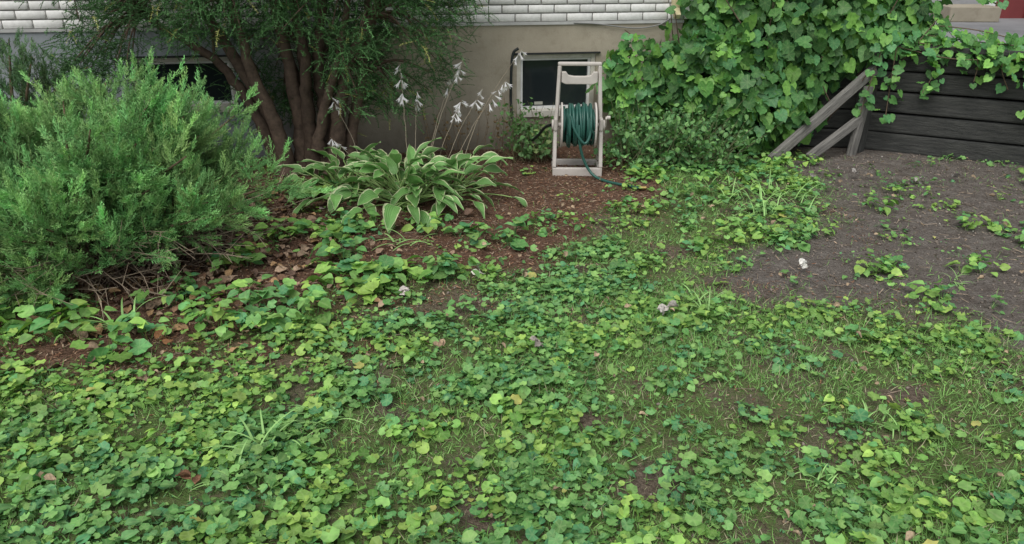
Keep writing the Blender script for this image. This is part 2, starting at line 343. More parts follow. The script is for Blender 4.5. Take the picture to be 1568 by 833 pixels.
# ------------------------------------------------------------ juniper
def spray_template(nside,L,wid,curve_,ang,sub=True,seed=1,nsub=2):
    r=np.random.default_rng(seed); V=[];F=[];U=[]
    def shoot(p,d,l,w,nq=2):
        d=d/np.linalg.norm(d)
        for q in range(nq):
            s=np.cross(d,r.normal(size=3)); s/=np.linalg.norm(s); b=len(V)
            V.extend([p,p+d*l*.35+s*w,p+d*l,p+d*l*.35-s*w]); F.extend([(b,b+1,b+2),(b,b+2,b+3)]); U.extend([(1,.2,0),(1,.6,0),(1,1,0),(1,.6,0)])
    P=np.array([0,0,0.]);st=1/nside; d=np.array([0,1,0.])
    for i in range(nside):
        s=i/nside; d=np.array([r.normal()*.12,1,curve_*s]); d/=np.linalg.norm(d); P=P+d*st
        shoot(P-d*st,d,st*1.6,wid*1.1,1 if sub else 2)
        for sg in (-1,1):
            a=r.uniform(0,2*math.pi) if sub else (0 if sg>0 else math.pi)
            side=np.array([math.cos(a),0,math.sin(a)*.7+.2]); dd=d*math.cos(ang)+side*math.sin(ang)
            l=L*(1-.6*s)*r.uniform(.7,1.2); shoot(P,dd,l,wid,1)
            if sub:
                for fr in (.35,.65):
                    q=P+dd*l*fr; shoot(q,dd+d*.5+r.normal(size=3)*.5,l*.62,wid*.85,1)
    return np.array(V),np.array(F),np.array(U,float)
JT=[spray_template(8,.42,.021,.25,.66,True,s) for s in (1,2,3)]
def juniper(name,B,rx,ry,rz,nl,ns,minel,bright,seedcol):
    e=empty(name); F=MB(); W=MB()
    for l in range(nl):
        az=l*2.39996+R_(-.3,.3); ca,sa=math.cos(az),math.sin(az)
        lo=minel(ca,sa); el=math.asin(R_(math.sin(lo),.97)); q=R_(.62,1.14)
        E=np.array(B)+np.array([rx*math.cos(el)*ca,ry*math.cos(el)*sa,rz*math.sin(el)])*q
        if abs(E[0])>.74*E[1]+.9: continue
        mid=np.array(B)+(E-B)*.55+np.array([0,0,-.04+.10*math.sin(el)])
        path=catmull([B+rng.normal(size=3)*.04,mid,E],8)
        W.tube(path,np.linspace(.02,.004,len(path)),5,np.array([.22,.16,.11])*R_(.6,1.1))
        out=nrm((E-np.array(B))[None])[0]
        npl=8; fresh=R_(.8,1.25); hue=R_(.85,1.15)
        for pl in range(npl):
            s0=R_(.5,.92) if pl else .93; b0=path[int(s0*(len(path)-1))]
            pd=nrm((out*.9+np.array([0,0,.22])+rng.normal(size=3)*.55)[None])[0]; plen=R_(.14,.34)
            n=ns//npl; s=R_(0,1,n); P=b0+pd*(plen*s)[:,None]+rng.normal(size=(n,3))*(.036*(1.1-s))[:,None]
            P[:,2]=np.maximum(P[:,2],.04)
            d=pd*1.0+rng.normal(size=(n,3))*(.5*(1.2-s))[:,None]+np.array([0,0,.10])
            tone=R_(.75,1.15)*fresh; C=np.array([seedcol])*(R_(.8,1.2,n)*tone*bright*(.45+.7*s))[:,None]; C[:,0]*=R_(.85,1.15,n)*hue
            t=rng.integers(0,3,n); S=R_(.065,.115,n)*(1.1-.35*s)
            for k in range(3):
                m_=t==k
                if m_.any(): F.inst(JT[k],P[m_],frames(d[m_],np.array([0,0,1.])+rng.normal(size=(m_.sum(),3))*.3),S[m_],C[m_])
    for l in range(340):
        az=R_(0,6.28); el=R_(-.02,.5); L=R_(.3,.98); d=np.array([rx*math.cos(az)*math.cos(el),ry*math.sin(az)*math.cos(el),rz*math.sin(el)*.8])*L
        p0=np.array(B)+d*R_(.1,.5); p1=np.array(B)+d+np.array([0,0,.03]); pm=(p0+p1)/2+rng.normal(size=3)*.05; p1[2]=max(p1[2],.02)
        c=np.array([.36,.29,.22])*R_(.4,1.1); W.tube(catmull([p0,pm,p1],3),np.linspace(.006,.0015,7),3,c)
        for k in range(6):
            q=pm+(p1-pm)*R_(0,1); W.tube(np.array([q,q+(p1-pm)*.25+rng.normal(size=3)*.06]),[.0022,.001],3,c)
    W.build('branches',M_bark,e); F.build('foliage',M_needle,e)
    return e
def me1(ca,sa):
    return .38 if ca>.3 else (.30 if sa>.3 else .0)
juniper('juniper_bush',np.array([-2.36,3.80,.05]),1.24,1.02,.82,145,120,me1,1.0,(.29,.55,.19))
juniper('juniper_bush',np.array([-3.35,4.85,.1]),.72,.5,1.05,34,72,lambda a,b:.2,.60,(.22,.42,.17))

# ------------------------------------------------------------ yew tree
wallY=lambda x:6.19+.144*x
yew=empty('yew_tree'); W=MB()
stems=[[(-1.74,5.5,0),(-1.80,5.48,.3),(-1.93,5.45,.74),(-2.15,5.4,1.2),(-2.5,5.35,1.8)],
 [(-1.68,5.42,0),(-1.72,5.38,.35),(-1.84,5.33,.8),(-1.9,5.3,1.25),(-2.0,5.2,2.2)],
 [(-1.60,5.52,0),(-1.58,5.52,.4),(-1.62,5.52,.8),(-1.68,5.5,1.3),(-1.8,5.5,2.4)],
 [(-1.50,5.46,0),(-1.50,5.44,.45),(-1.47,5.4,.85),(-1.5,5.38,1.3),(-1.45,5.3,2.5)],
 [(-1.42,5.50,0),(-1.38,5.5,.4),(-1.40,5.5,.8),(-1.32,5.48,1.25),(-1.2,5.45,2.3)],
 [(-1.34,5.44,0),(-1.28,5.42,.4),(-1.16,5.38,.8),(-.95,5.34,1.15),(-.7,5.2,1.8)],
 [(-1.28,5.50,0),(-1.18,5.5,.4),(-1.08,5.48,.75),(-1.0,5.46,1.25),(-.9,5.4,2.2)],
 [(-1.45,5.40,.2),(-1.36,5.36,.5),(-1.22,5.33,.85),(-1.1,5.3,1.3),(-1.0,5.2,2.0)],
 [(-1.76,5.45,.1),(-1.90,5.42,.5),(-2.10,5.38,.85),(-2.5,5.3,1.15),(-2.9,5.2,1.5)],
 [(-1.52,5.56,0),(-1.54,5.6,.5),(-1.55,5.6,.9),(-1.56,5.6,1.4),(-1.6,5.6,2.0)]]
for i,s in enumerate(stems):
    p=catmull(s,7)+rng.normal(size=(29,3))*.006; r0=[.065,.06,.07,.055,.065,.062,.05,.04,.045,.045][i]
    W.tube(p,np.linspace(r0,r0*.35,29)*(1+.35*np.exp(-np.arange(29)/2.5))*(1+rng.normal(size=29)*.06),10,np.array([.15,.11,.085])*R_(.6,1.25))
YT=[spray_template(9,.17,.019,-.35,1.0,False,s) for s in (5,6)]
FY=MB()
def zlow(x): return np.interp(x,[-3.2,-2.9,-2.3,-2.0,-1.5,-1.15,-1.0,-.7,-.45,-.2],[1.15,1.02,.98,.95,.96,.88,.60,.42,.66,1.1])
tops=np.array([s[-1] for s in stems]+[s[3] for s in stems]+[s[2] for s in stems])
cl_=[]
while len(cl_)<400:
    x=R_(-3.1,-.25);y=R_(4.7,5.95);z=.4+1.7*R_(0,1)**1.2
    if ((x+1.6)/1.55)**2+((y-5.4)/.75)**2+((z-1.5)/1.15)**2>1 or z<zlow(x) or y>wallY(x)-.12: continue
    if -2.0<x<-1.15 and y<5.45 and z<1.10: continue
    cl_.append((x,y,z))
for k in range(36): cl_.append((R_(-2.0,-1.0),R_(5.6,5.8),R_(.40,1.05)))
for k in range(12): cl_.append((R_(-2.9,-2.5),R_(4.9,5.1),R_(.78,.95)))
for c in cl_:
    c=np.array(c); dd=np.linalg.norm(tops-c,axis=1); t=tops[dd.argmin()]
    mid=(t+c)/2+np.array([0,0,.08]); p=catmull([t,mid,c],4); W.tube(p,np.linspace(.011,.003,9),4,np.array([.13,.095,.07]))
    n=34; hv=(c-np.array([-1.5,5.4,c[2]])); hv=hv/max(np.linalg.norm(hv),.1)
    P=c+rng.normal(size=(n,3))*np.array([.09,.08,.07]); P[:,1]=np.minimum(P[:,1],wallY(P[:,0])-.06)
    d=hv*.6+np.array([0,0,-.10])+rng.normal(size=(n,3))*.6
    C=np.array([(.065,.15,.05)])*(R_(.6,1.35,n)*R_(.7,1.4))[:,None]; yl=rng.random(n)<.03; C[yl]=(.36,.38,.12)
    tt=rng.integers(0,2,n); S=R_(.09,.15,n)
    for k in range(2):
        m_=tt==k; FY.inst(YT[k],P[m_],frames(d[m_],np.array([0,0,1.])+rng.normal(size=(m_.sum(),3))*.4),S[m_],C[m_])
W.build('trunks',M_bark,yew,True); FY.build('foliage',M_needle,yew)

# ------------------------------------------------------------ hosta
hosta=empty('hosta_plant'); H=MB(); HS=MB()
m,nt,bs,o=newmat('hosta_leaf'); u=N(nt,'ShaderNodeAttribute',attribute_name='luv'); at=N(nt,'ShaderNodeAttribute',attribute_name='Col')
sx=N(nt,'ShaderNodeSeparateXYZ'); nt.links.new(u.outputs['Vector'],sx.inputs[0]); ab=N(nt,'ShaderNodeMath',operation='ABSOLUTE'); nt.links.new(sx.outputs[0],ab.inputs[0])
nn=noise(nt,28,3,objco(nt)); md=N(nt,'ShaderNodeMath',operation='MULTIPLY_ADD'); nt.links.new(nn,md.inputs[0]); md.inputs[1].default_value=.40; nt.links.new(ab.outputs[0],md.inputs[2])
er=N(nt,'ShaderNodeMath',operation='SUBTRACT'); nt.links.new(md.outputs[0],er.inputs[0]); er.inputs[1].default_value=.10
edge=ramp(nt,er.outputs[0],.93,.98)
mv=N(nt,'ShaderNodeMath',operation='MULTIPLY'); mv.inputs[1].default_value=30; nt.links.new(ab.outputs[0],mv.inputs[0]); sn=N(nt,'ShaderNodeMath',operation='SINE'); nt.links.new(mv.outputs[0],sn.inputs[0])
g=mixc(nt,ramp(nt,sn.outputs[0],.0,1.),at.outputs['Color'],mixc(nt,1.0,at.outputs['Color'],(1.3,1.25,1.3),'MULTIPLY'))
c=mixc(nt,edge,g,(.64,.68,.40)); nt.links.new(c,bs.inputs['Base Color']); bs.inputs['Roughness'].default_value=.45
t=N(nt,'ShaderNodeBsdfTranslucent'); nt.links.new(c,t.inputs[0]); mx=N(nt,'ShaderNodeMixShader'); mx.inputs[0].default_value=.2
nt.links.new(bs.outputs[0],mx.inputs[1]); nt.links.new(t.outputs[0],mx.inputs[2]); nt.links.new(mx.outputs[0],o.inputs[0]); bump(nt,sn.outputs[0],bs,.35,.004)
M_hosta=m
def hleaf(c0,az,el,pl,bl,bw,droop):
    hd=np.array([math.cos(az),math.sin(az),0]); p=np.array(c0,float); pts=[p.copy()]; e=el
    for k in range(6):
        p=p+(hd*math.cos(e)+np.array([0,0,math.sin(e)]))*pl/6; e-=.06; pts.append(p.copy())
    HS.tube(pts,np.linspace(.006,.004,7),5,(.27,.40,.14))
    ny=10;nxh=4;e-=.1
    sd=np.array([-math.sin(az),math.cos(az),0])+rng.normal(size=3)*.2; sd/=np.linalg.norm(sd); tw=R_(-.5,.5)
    V=[];U=[]
    for j in range(ny+1):
        s=j/ny
        w=bw*(math.sin(math.pi*min(1,s**.68))**.85*(1-.25*s) if 0<s<1 else .02)
        T=hd*math.cos(e)+np.array([0,0,math.sin(e)]); up=np.cross(T,sd)
        if up[2]<0: up=-up
        for i in range(-nxh,nxh+1):
            f=i/nxh
            V.append(p+sd*(w*f)+up*(abs(f)**1.3*w*.38+tw*w*f+.006*math.sin(s*11+(3 if i>0 else 0))*abs(f))); U.append((f,s,0))
        p=p+T*bl/ny; e-=droop/ny
    k=2*nxh+1;F=[]
    for j in range(ny):
        for i in range(k-1):
            a=j*k+i; F+=[(a,a+1,a+1+k),(a,a+1+k,a+k)]
    H.add(V,F,np.array([.16,.345,.095])*R_(.7,1.2),np.array(U,float))
for (cx,cy,nl,sc) in [(-.70,4.68,84,1.06),(-1.12,4.84,46,.96),(-.42,4.80,40,.97)]:
    for i in range(nl):
        q=(i+.5)/nl; az=i*2.4+R_(-.25,.25); el=1.35-1.05*q+R_(-.12,.12)
        hleaf((cx+R_(-.07,.07),cy+R_(-.07,.07),0.01),az,el,(.24+.14*q)*sc*R_(.75,1.2),R_(.16,.25)*sc,R_(.034,.052)*sc,R_(.4,1.4))
H.build('leaves',M_hosta,hosta,True)
FL=MB()
def flower_t():
    V=[];F=[];n=6
    for (y,r) in ((0,.04),(.35,.08),(.62,.15)):
        for k in range(n*2):
            a=k*math.pi/n; V.append((r*math.cos(a),y,r*math.sin(a)))
    for k in range(n*2):
        a=k*math.pi/n; rr,y=(.34,1.0) if k%2==0 else (.18,.72); V.append((rr*math.cos(a),y,rr*math.sin(a)))
    for j in range(3):
        for k in range(n*2):
            a=j*12+k;b=j*12+(k+1)%12; F+=[(a,b,b+12),(a,b+12,a+12)]
    return np.array(V,float),np.array(F),np.ones((len(V),3))
FT=flower_t()
for (bx,by,tx,ty,tz,nf,tr) in [(-.70,4.85,-.76,5.15,.86,13,.72),(-.66,4.85,-.66,5.2,.66,7,.80),(-.60,4.85,-.32,5.2,.90,10,.84),(-.55,4.88,-.34,5.1,.62,13,.80),(-.5,4.9,-.20,5.2,.68,6,.85),(-.45,4.9,-.04,5.2,.74,10,.76),(-.4,4.9,.08,5.3,.95,6,.90),(-.95,4.95,-1.27,5.1,.36,6,.82),(-.6,4.9,-.42,5.3,.76,6,.85),(-1.0,4.95,-1.26,5.2,.62,5,.86)]:
    p=catmull([(bx,by,.05),(bx*.62+tx*.38,by*.6+ty*.4,tz*.55),(tx,ty,tz)],8)+rng.normal(size=(17,3))*.002; HS.tube(p,np.linspace(.0030,.0013,len(p)),5,(.30,.25,.18))
    n=nf; s=np.sort(R_(tr,1.,n)); ii=s*(len(p)-1); i0=np.minimum(ii.astype(int),len(p)-2); P=p[i0]+(p[i0+1]-p[i0])*(ii-i0)[:,None]
    th=R_(0,6.28,n); d=np.stack([np.cos(th)*.7,np.sin(th)*.7,R_(-1.5,-.4,n)],1)
    FL.inst(FT,P+nrm(d)*.006,frames(d,rdir(n)),R_(.038,.066,n),np.array([(.84,.81,.85)])*R_(.85,1,n)[:,None])
HS.build('stems',leafmat('stem',.5,0,0,.3,False),hosta,True); FL.build('flowers',leafmat('petal',.5,.25,0,.3,False),hosta,True)

# ------------------------------------------------------------ vines / shrubs
def blobs(mb,ells,n,size,T,cols,inner=.28,seed=0,face=(0,-.35,.5),wj=.5,tipdown=.7):
    vol=np.array([e[3]*e[4]+e[3]*e[5]+e[4]*e[5] for e in ells]); vol/=vol.sum()
    P=[];D=[]
    for e,w in zip(ells,vol):
        k=int(n*w); d=rdir(k); r=1-inner*R_(0,1,k)**1.3+.10*rng.normal(size=k)
        c=np.array(e[:3]); q=np.array(e[3:])
        r=r*(1+.8*(vnoise(d[:,0]*q[0]+c[0]+d[:,1],d[:,2]*q[2]+c[2],.24,7+seed)-.5))
        P.append(c+d*q*r[:,None]); D.append(nrm(d/q))
    P=np.concatenate(P);D=np.concatenate(D); k=(P[:,2]>.03)&((P[:,0]>1.45)|(P[:,1]<wallY(P[:,0])-.04))&((D[:,1]<.45)|(P[:,2]>.9))
    for e in ells:
        k&=(((P-np.array(e[:3]))/np.array(e[3:]))**2).sum(1)>.33
    P=P[k];D=D[k];m_=len(P)
    up=D+np.array(face)+rng.normal(size=(m_,3))*wj; al=np.array([0,0,-tipdown])+D*.35+rng.normal(size=(m_,3))*.5
    C=np.array(cols)[rng.integers(0,len(cols),m_)]*R_(.65,1.25,m_)[:,None]
    C*= (.6+.8*vnoise(P[:,0]+P[:,1],P[:,2],.25,3))[:,None]
    S=R_(size[0],size[1],m_); mb.inst(T,P,frames(al,up),np.stack([S,S,S],1),C)
vine=empty('grape_vine'); VL=MB(); VW=MB()
VC=[(.08,.21,.06),(.105,.26,.065),(.065,.17,.05),(.18,.38,.08),(.08,.23,.085)]
E1=[(1.10,6.13,.50,.36,.17,.40),(1.55,6.2,.55,.45,.3,.47),(2.1,6.3,.70,.6,.35,.58),(2.6,6.42,.95,.55,.4,.42),(1.95,6.5,1.15,.55,.35,.40),(2.5,6.6,1.25,.7,.4,.36),(3.05,6.6,1.10,.5,.4,.40),(2.05,6.1,.35,.45,.25,.32),(2.9,6.35,.90,.4,.2,.18)]
blobs(VL,E1,10500,(.045,.12),grape,VC,inner=.4,wj=.6)
def strand(pts,k,s0=(.045,.09)):
    p=catmull(pts,6); VW.tube(p,.004,4,(.17,.13,.09)); ii=R_(0,len(p)-1.01,k); i0=ii.astype(int); P=p[i0]+rng.normal(size=(k,3))*.038
    al=np.stack([rng.normal(size=k)*.5,R_(-.8,0,k),R_(-.9,.1,k)],1); up=np.array([0,-.5,.8])+rng.normal(size=(k,3))*.35
    VL.inst(grape,P,frames(al,up),R_(*s0,k),np.array(VC)[rng.integers(0,5,k)]*R_(.9,1.6,k)[:,None])
strand([(3.0,6.2,.9),(3.4,5.98,.86),(3.8,5.75,.84),(4.3,5.45,.84),(5,5.1,.85)],170)
strand([(3.0,6.12,.86),(3.4,5.90,.78),(3.8,5.68,.80),(4.3,5.38,.76),(5,5.05,.8)],110)
strand([(3.1,6.4,1.0),(3.6,6.1,.98),(4.0,5.9,.9),(4.5,5.6,.88)],60)
strand([(3.0,6.3,1.0),(3.3,6.1,.93),(3.6,5.95,.9),(3.9,5.8,.88)],90)
for (x0,y0,zb,k) in [(3.3,6.0,.5,18),(3.55,5.86,.62,10),(3.9,5.64,.35,18),(4.15,5.5,.2,24),(3.7,5.76,.58,10),(3.05,6.08,.25,20),(4.4,5.36,.4,16)]:
    strand([(x0,y0,.86),(x0+R_(-.05,.05),y0-.04,(.86+zb)/2),(x0+R_(-.08,.08),y0-.06,zb)],k,(.04,.08))
strand([(2.9,6.0,.85),(2.85,5.98,.6),(2.8,5.95,.35)],26,(.04,.08))
strand([(3.2,6.6,1.35),(3.6,6.4,1.3),(3.9,6.2,1.12)],26); strand([(3.3,6.5,1.2),(3.5,6.3,1.45),(3.7,6.2,1.5)],18)
strand([(1.05,6.05,.85),(.95,6.05,.93),(.88,6.05,.98)],8,(.05,.09)); strand([(1.2,6.1,.3),(1.0,6.05,.25),(.85,6.0,.35)],12)
for k in range(60):
    a=np.array([R_(1.5,3.1),6.4,R_(0,.4)]); b=a+np.array([R_(-.5,.5),R_(-.45,.1),R_(.5,1.1)]); VW.tube(catmull([a,(a+b)/2+rng.normal(size=3)*.08,b],5),np.linspace(.01,.004,11),5,(.16,.12,.09))
VL.build('leaves',M_vine,vine); VW.build('stems',M_bark,vine,True)
sh=empty('leafy_shrub'); SL=MB(); SW=MB()
SC=[(.11,.25,.095),(.15,.31,.105),(.095,.22,.085),(.19,.37,.125)]
blobs(SL,[(1.15,5.78,.10,.38,.22,.16),(1.40,5.95,.18,.3,.2,.20)],1500,(.018,.050),ovate,SC,.9,1,(0,-.2,.9),.6,.0)
for k in range(190):
    a=np.array([1.20+R_(-.36,.50),5.80+R_(-.28,.15),0]); b=a+np.array([R_(-.28,.32),R_(-.28,.1),R_(.08,.52)]); SW.tube(np.array([a,(a+b)/2+rng.normal(size=3)*.02,b]),[.003,.0025,.0012],4,(.2,.22,.12))
    n=10; P=a+(b-a)*R_(.35,1.05,n)[:,None]+rng.normal(size=(n,3))*.018; SL.inst(ovate,P,frames(rdir(n)+np.array([0,0,.2]),np.array([0,0,1.])+rng.normal(size=(n,3))*.5),R_(.02,.055,n),np.array(SC)[rng.integers(0,4,n)]*R_(.8,1.3))
SL.build('leaves',M_leaf,sh); SW.build('stems',M_bark,sh)
sh=empty('leafy_shrub'); SL=MB(); SW=MB()
blobs(SL,[(.17,5.82,.13,.20,.17,.15)],420,(.025,.055),ovate,[(.14,.29,.1),(.11,.23,.08),(.22,.3,.11)],.7,1,(0,-.2,.9),.5,0.)
for k in range(46):
    a=np.array([.15+R_(-.14,.14),5.82+R_(-.1,.1),0]); b=a+np.array([R_(-.24,.15),R_(-.1,.1),R_(.15,.48)]); SW.tube(np.array([a,(a+b)/2+rng.normal(size=3)*.02,b]),[.003,.002,.001],4,(.2,.18,.1))
    n=8; P=a+(b-a)*R_(.4,1.05,n)[:,None]+rng.normal(size=(n,3))*.015; SL.inst(ovate,P,frames(rdir(n),np.array([0,0,1.])+rng.normal(size=(n,3))*.5),R_(.02,.045,n),np.tile([.14,.29,.1],(n,1)))
SL.build('leaves',M_leaf,sh); SW.build('stems',M_bark,sh)
dw=MB()
for k in range(26):
    x=R_(-.75,.0); a=np.array([x,wallY(x)-R_(.1,.35),0]); b=a+np.array([R_(-.15,.15),R_(-.05,.02),R_(.2,.5)]); dw.tube(catmull([a,(a+b)/2+rng.normal(size=3)*.03,b],3),np.linspace(.003,.001,7),4,(.28,.21,.14))
    n=5; P=a+(b-a)*R_(.4,1,n)[:,None]; dw.inst(dry,P,frames(rdir(n),rdir(n)),R_(.015,.035,n),np.tile([.3,.22,.12],(n,1)))
dw.build('dry_weed_stalks',M_debris)

# ------------------------------------------------------------ house
house=empty('brick_house',(0,6.19,0),math.atan(.144))
m,nt,bs,o=newmat('stucco'); geo=N(nt,'ShaderNodeNewGeometry'); sg=N(nt,'ShaderNodeSeparateXYZ'); nt.links.new(geo.outputs['Position'],sg.inputs[0])
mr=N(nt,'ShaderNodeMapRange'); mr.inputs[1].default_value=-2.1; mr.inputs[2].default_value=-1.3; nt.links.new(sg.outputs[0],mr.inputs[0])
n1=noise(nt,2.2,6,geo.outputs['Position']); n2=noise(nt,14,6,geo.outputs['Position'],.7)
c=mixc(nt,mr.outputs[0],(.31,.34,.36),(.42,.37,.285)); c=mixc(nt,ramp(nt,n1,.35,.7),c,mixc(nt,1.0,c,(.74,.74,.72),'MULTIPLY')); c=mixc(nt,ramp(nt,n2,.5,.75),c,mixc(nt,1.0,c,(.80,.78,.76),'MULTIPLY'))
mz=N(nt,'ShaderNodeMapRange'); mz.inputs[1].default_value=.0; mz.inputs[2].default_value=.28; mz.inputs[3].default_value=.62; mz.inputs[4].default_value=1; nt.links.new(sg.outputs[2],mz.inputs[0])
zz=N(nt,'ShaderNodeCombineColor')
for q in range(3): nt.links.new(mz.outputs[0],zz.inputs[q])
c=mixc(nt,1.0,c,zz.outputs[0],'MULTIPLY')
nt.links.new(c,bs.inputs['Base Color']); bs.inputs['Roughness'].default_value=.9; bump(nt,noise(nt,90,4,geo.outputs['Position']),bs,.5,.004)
M_st=m
M_cream=simple('cream_paint',(.66,.63,.55),(.50,.47,.40),.6,12,.3,.002); M_white=simple('white_paint',(.80,.80,.78),(.66,.66,.64),.5,10)
M_dark=simple('dark_interior',(.02,.022,.022))
W1=(.04,.70,.265,.77); W2=(-2.95,-2.18,.38,.80)
segs=[(-9,W2[0],-.4,1.0),(W2[0],W2[1],-.4,W2[2]),(W2[0],W2[1],W2[3],1.0),(W2[1],W1[0],-.4,1.0),(W1[0],W1[1],-.4,W1[2]),(W1[0],W1[1],W1[3],1.0),(W1[1],1.42,-.4,1.0)]
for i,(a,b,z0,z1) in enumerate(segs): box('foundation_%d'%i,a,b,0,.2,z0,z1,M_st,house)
box('side_wall',1.22,1.42,.2,7,-.4,2.6,M_st,house); box('foundation_ledge',-9,1.425,-.012,.02,1.0,1.022,simple('ledge',(.5,.5,.48)),house)
M_mortar=simple('mortar',(.17,.165,.16),(.26,.25,.24),.95,30); box('brick_backing',-9,1.41,.012,.2,1.022,2.6,M_mortar,house)
bk=MB()
V=[(0,1,0),(1,1,0),(1,1,1),(0,1,1),(0,.08,0),(1,.08,0),(1,.08,1),(0,.08,1),(.02,0,.06),(.98,0,.06),(.98,0,.94),(.02,0,.94)]
F=[]
for s in (0,4):
    for k in range(4):
        a=s+k;b=s+(k+1)%4; F+=[(a,b,b+4),(a,b+4,a+4)]
F+=[(8,9,10),(8,10,11)]
BT=(np.array(V,float),np.array(F),np.ones((12,3))); P=[];S=[]
z=1.026;r=0
while z<2.55:
    x=-9+(.105 if r%2 else 0)
    while x<1.4:
        w=min(.20,1.418-x)
        if w>.03: P.append((x,R_(-.0015,.0015)-.004,z)); S.append((w,.05,.056))
        x+=.210
    z+=.0655;r+=1
P=np.array(P);n=len(P); C=np.array([(.80,.79,.76)])*R_(.88,1.04,n)[:,None]; bad=rng.random(n)<.05; C[bad]*=.85
bk.inst(BT,P,np.tile(np.eye(3),(n,1,1)),np.array(S),C)
m,nt,b_,o=newmat('painted_brick'); a_=N(nt,'ShaderNodeAttribute',attribute_name='Col'); f=noise(nt,35,5,objco(nt)); nt.links.new(mixc(nt,1.0,a_.outputs['Color'],ramp(nt,f,.3,.7,(.86,.86,.85),(1.05,1.05,1.05)),'MULTIPLY'),b_.inputs['Base Color']); b_.inputs['Roughness'].default_value=.7; bump(nt,f,b_,.4,.004)
bk.build('bricks',m,house)
box('roof',-9.3,1.45,.02,7.2,2.6,2.72,simple('roof_dark',(.08,.08,.085)),house)
m,nt,bs,o=newmat('window_glass'); bs.inputs['Base Color'].default_value=(.02,.026,.028,1); bs.inputs['Roughness'].default_value=.08; bs.inputs['Specular IOR Level'].default_value=.5; bump(nt,noise(nt,3,2,objco(nt)),bs,.08,.02)
M_glass=m
def window(x0,x1,z0,z1,tag):
    e=bpy.data.objects.new('window_'+tag,None); scene.collection.objects.link(e); e.parent=house
    t=.035
    box('frame_l',x0,x0+t,.02,.12,z0,z1,M_cream,e,.003); box('frame_r',x1-t,x1,.02,.12,z0,z1,M_cream,e,.003)
    box('frame_t',x0+t,x1-t,.02,.12,z1-t,z1,M_cream,e,.003); box('sill',x0+t,x1-t,-.03,.12,z0,z0+.055,M_cream,e,.004)
    box('sash_l',x0+t,x0+t+.02,.045,.1,z0+.055,z1-t,M_white,e); box('sash_r',x1-t-.02,x1-t,.045,.1,z0+.055,z1-t,M_white,e); box('sash_t',x0+t+.02,x1-t-.02,.045,.1,z1-t-.018,z1-t,M_white,e); box('sash_b',x0+t+.02,x1-t-.02,.045,.1,z0+.055,z0+.075,M_white,e)
    box('glass',x0+t+.02,x1-t-.02,.07,.08,z0+.075,z1-t-.018,M_glass,e); box('drip_cap',x0-.03,x1+.03,-.025,.0,z1+.001,z1+.014,M_dark,e)
    return e
e=window(*W1,'basement'); box('sticker',.20,.27,.064,.0685,W1[2]+.085,W1[2]+.11,simple('sticker_c',(.5,.5,.42)),e)
window(*W2,'basement_side')
M_dsp=simple('downspout_cream',(.66,.58,.36),(.5,.42,.24),.5,8)
box('downspout',1.30,1.36,-.075,-.015,1.10,2.6,M_dsp,house,.008); beam('downspout_elbow',(1.33,-.045,1.115),(1.33,-.11,1.055),.05,.05,M_dsp,house)
box('corner_trim',1.4255,1.50,-.01,.10,1.03,2.6,M_white,house)
curve('wall_cable',catmull([(.50,-.015,1.012),(.7,-.02,1.0),(1.0,-.02,.965),(1.2,-.02,.985),(1.31,-.02,1.04)],8),.005,simple('cable_grey',(.25,.25,.24)),house)

# ------------------------------------------------------------ hose reel cart
rx,ry=.49,5.40; cart=empty('hose_reel_cart',(rx,ry,float(gz(rx,ry))-.005),-.03)
M_pl=simple('beige_plastic',(.62,.57,.52),(.46,.42,.38),.5,7,.15,.002); M_hose=simple('green_hose',(.02,.085,.065),(.035,.12,.095),.35,20,0)
box('base_front',-.185,.185,-.03,.005,0,.065,M_pl,cart,.006); box('base_back',-.17,.17,.27,.30,0,.05,M_pl,cart,.006)
for s in (-1,1):
    beam('skid',(s*.172,.0055,.022),(s*.172,.27,.022),.028,.04,M_pl,cart)
    beam('leg_front',(s*.172,-.012,.066),(s*.167,.06,.40),.028,.030,M_pl,cart)
    beam('leg_back',(s*.172,.28,.051),(s*.167,.10,.40),.026,.026,M_pl,cart)
    beam('handle_post',(s*.162,.08,.405),(s*.145,.12,.79),.026,.028,M_pl,cart)
    box('hub_plate',s*.167-.015,s*.167+.015,.02,.14,.33,.425,M_pl,cart,.01)
    me=bpy.data.meshes.new('reel_flange'); V=[];F=[];n=40
    for (r,xo) in ((.165,-.006),(.165,.006),(.125,.006),(.125,-.006)):
        for k in range(n): a=2*math.pi*k/n; V.append((xo,r*math.cos(a),r*math.sin(a)))
    for j in range(4):
        for k in range(n): F.append((j*n+k,j*n+(k+1)%n,((j+1)%4)*n+(k+1)%n,((j+1)%4)*n+k))
    me.from_pydata(V,[],F); me.materials.append(M_pl); o=bpy.data.objects.new('reel_flange',me); scene.collection.objects.link(o); o.parent=cart; o.location=(s*.124,.08,.365)
    for k in range(6):
        a=k*math.pi/3; beam('spoke',(s*.124,.08+.03*math.cos(a),.365+.03*math.sin(a)),(s*.124,.08+.127*math.cos(a),.365+.127*math.sin(a)),.011,.025,M_pl,cart,.002)
def cyl(name,x0,x1,y,z,r,mat,parent,n=32):
    V=[];F=[]
    for xx in (x0,x1):
        for k in range(n): a=2*math.pi*k/n; V.append((xx,y+r*math.cos(a),z+r*math.sin(a)))
    for k in range(n): F.append((k,(k+1)%n,n+(k+1)%n,n+k))
    F.append(tuple(range(n))[::-1]); F.append(tuple(range(n,2*n)))
    me=bpy.data.meshes.new(name); me.from_pydata(V,[],F); me.materials.append(mat); o=bpy.data.objects.new(name,me); scene.collection.objects.link(o); o.parent=parent; return o
cyl('drum',-.116,.116,.08,.365,.07,M_dark,cart); cyl('axle',-.195,.205,.08,.365,.018,M_pl,cart)
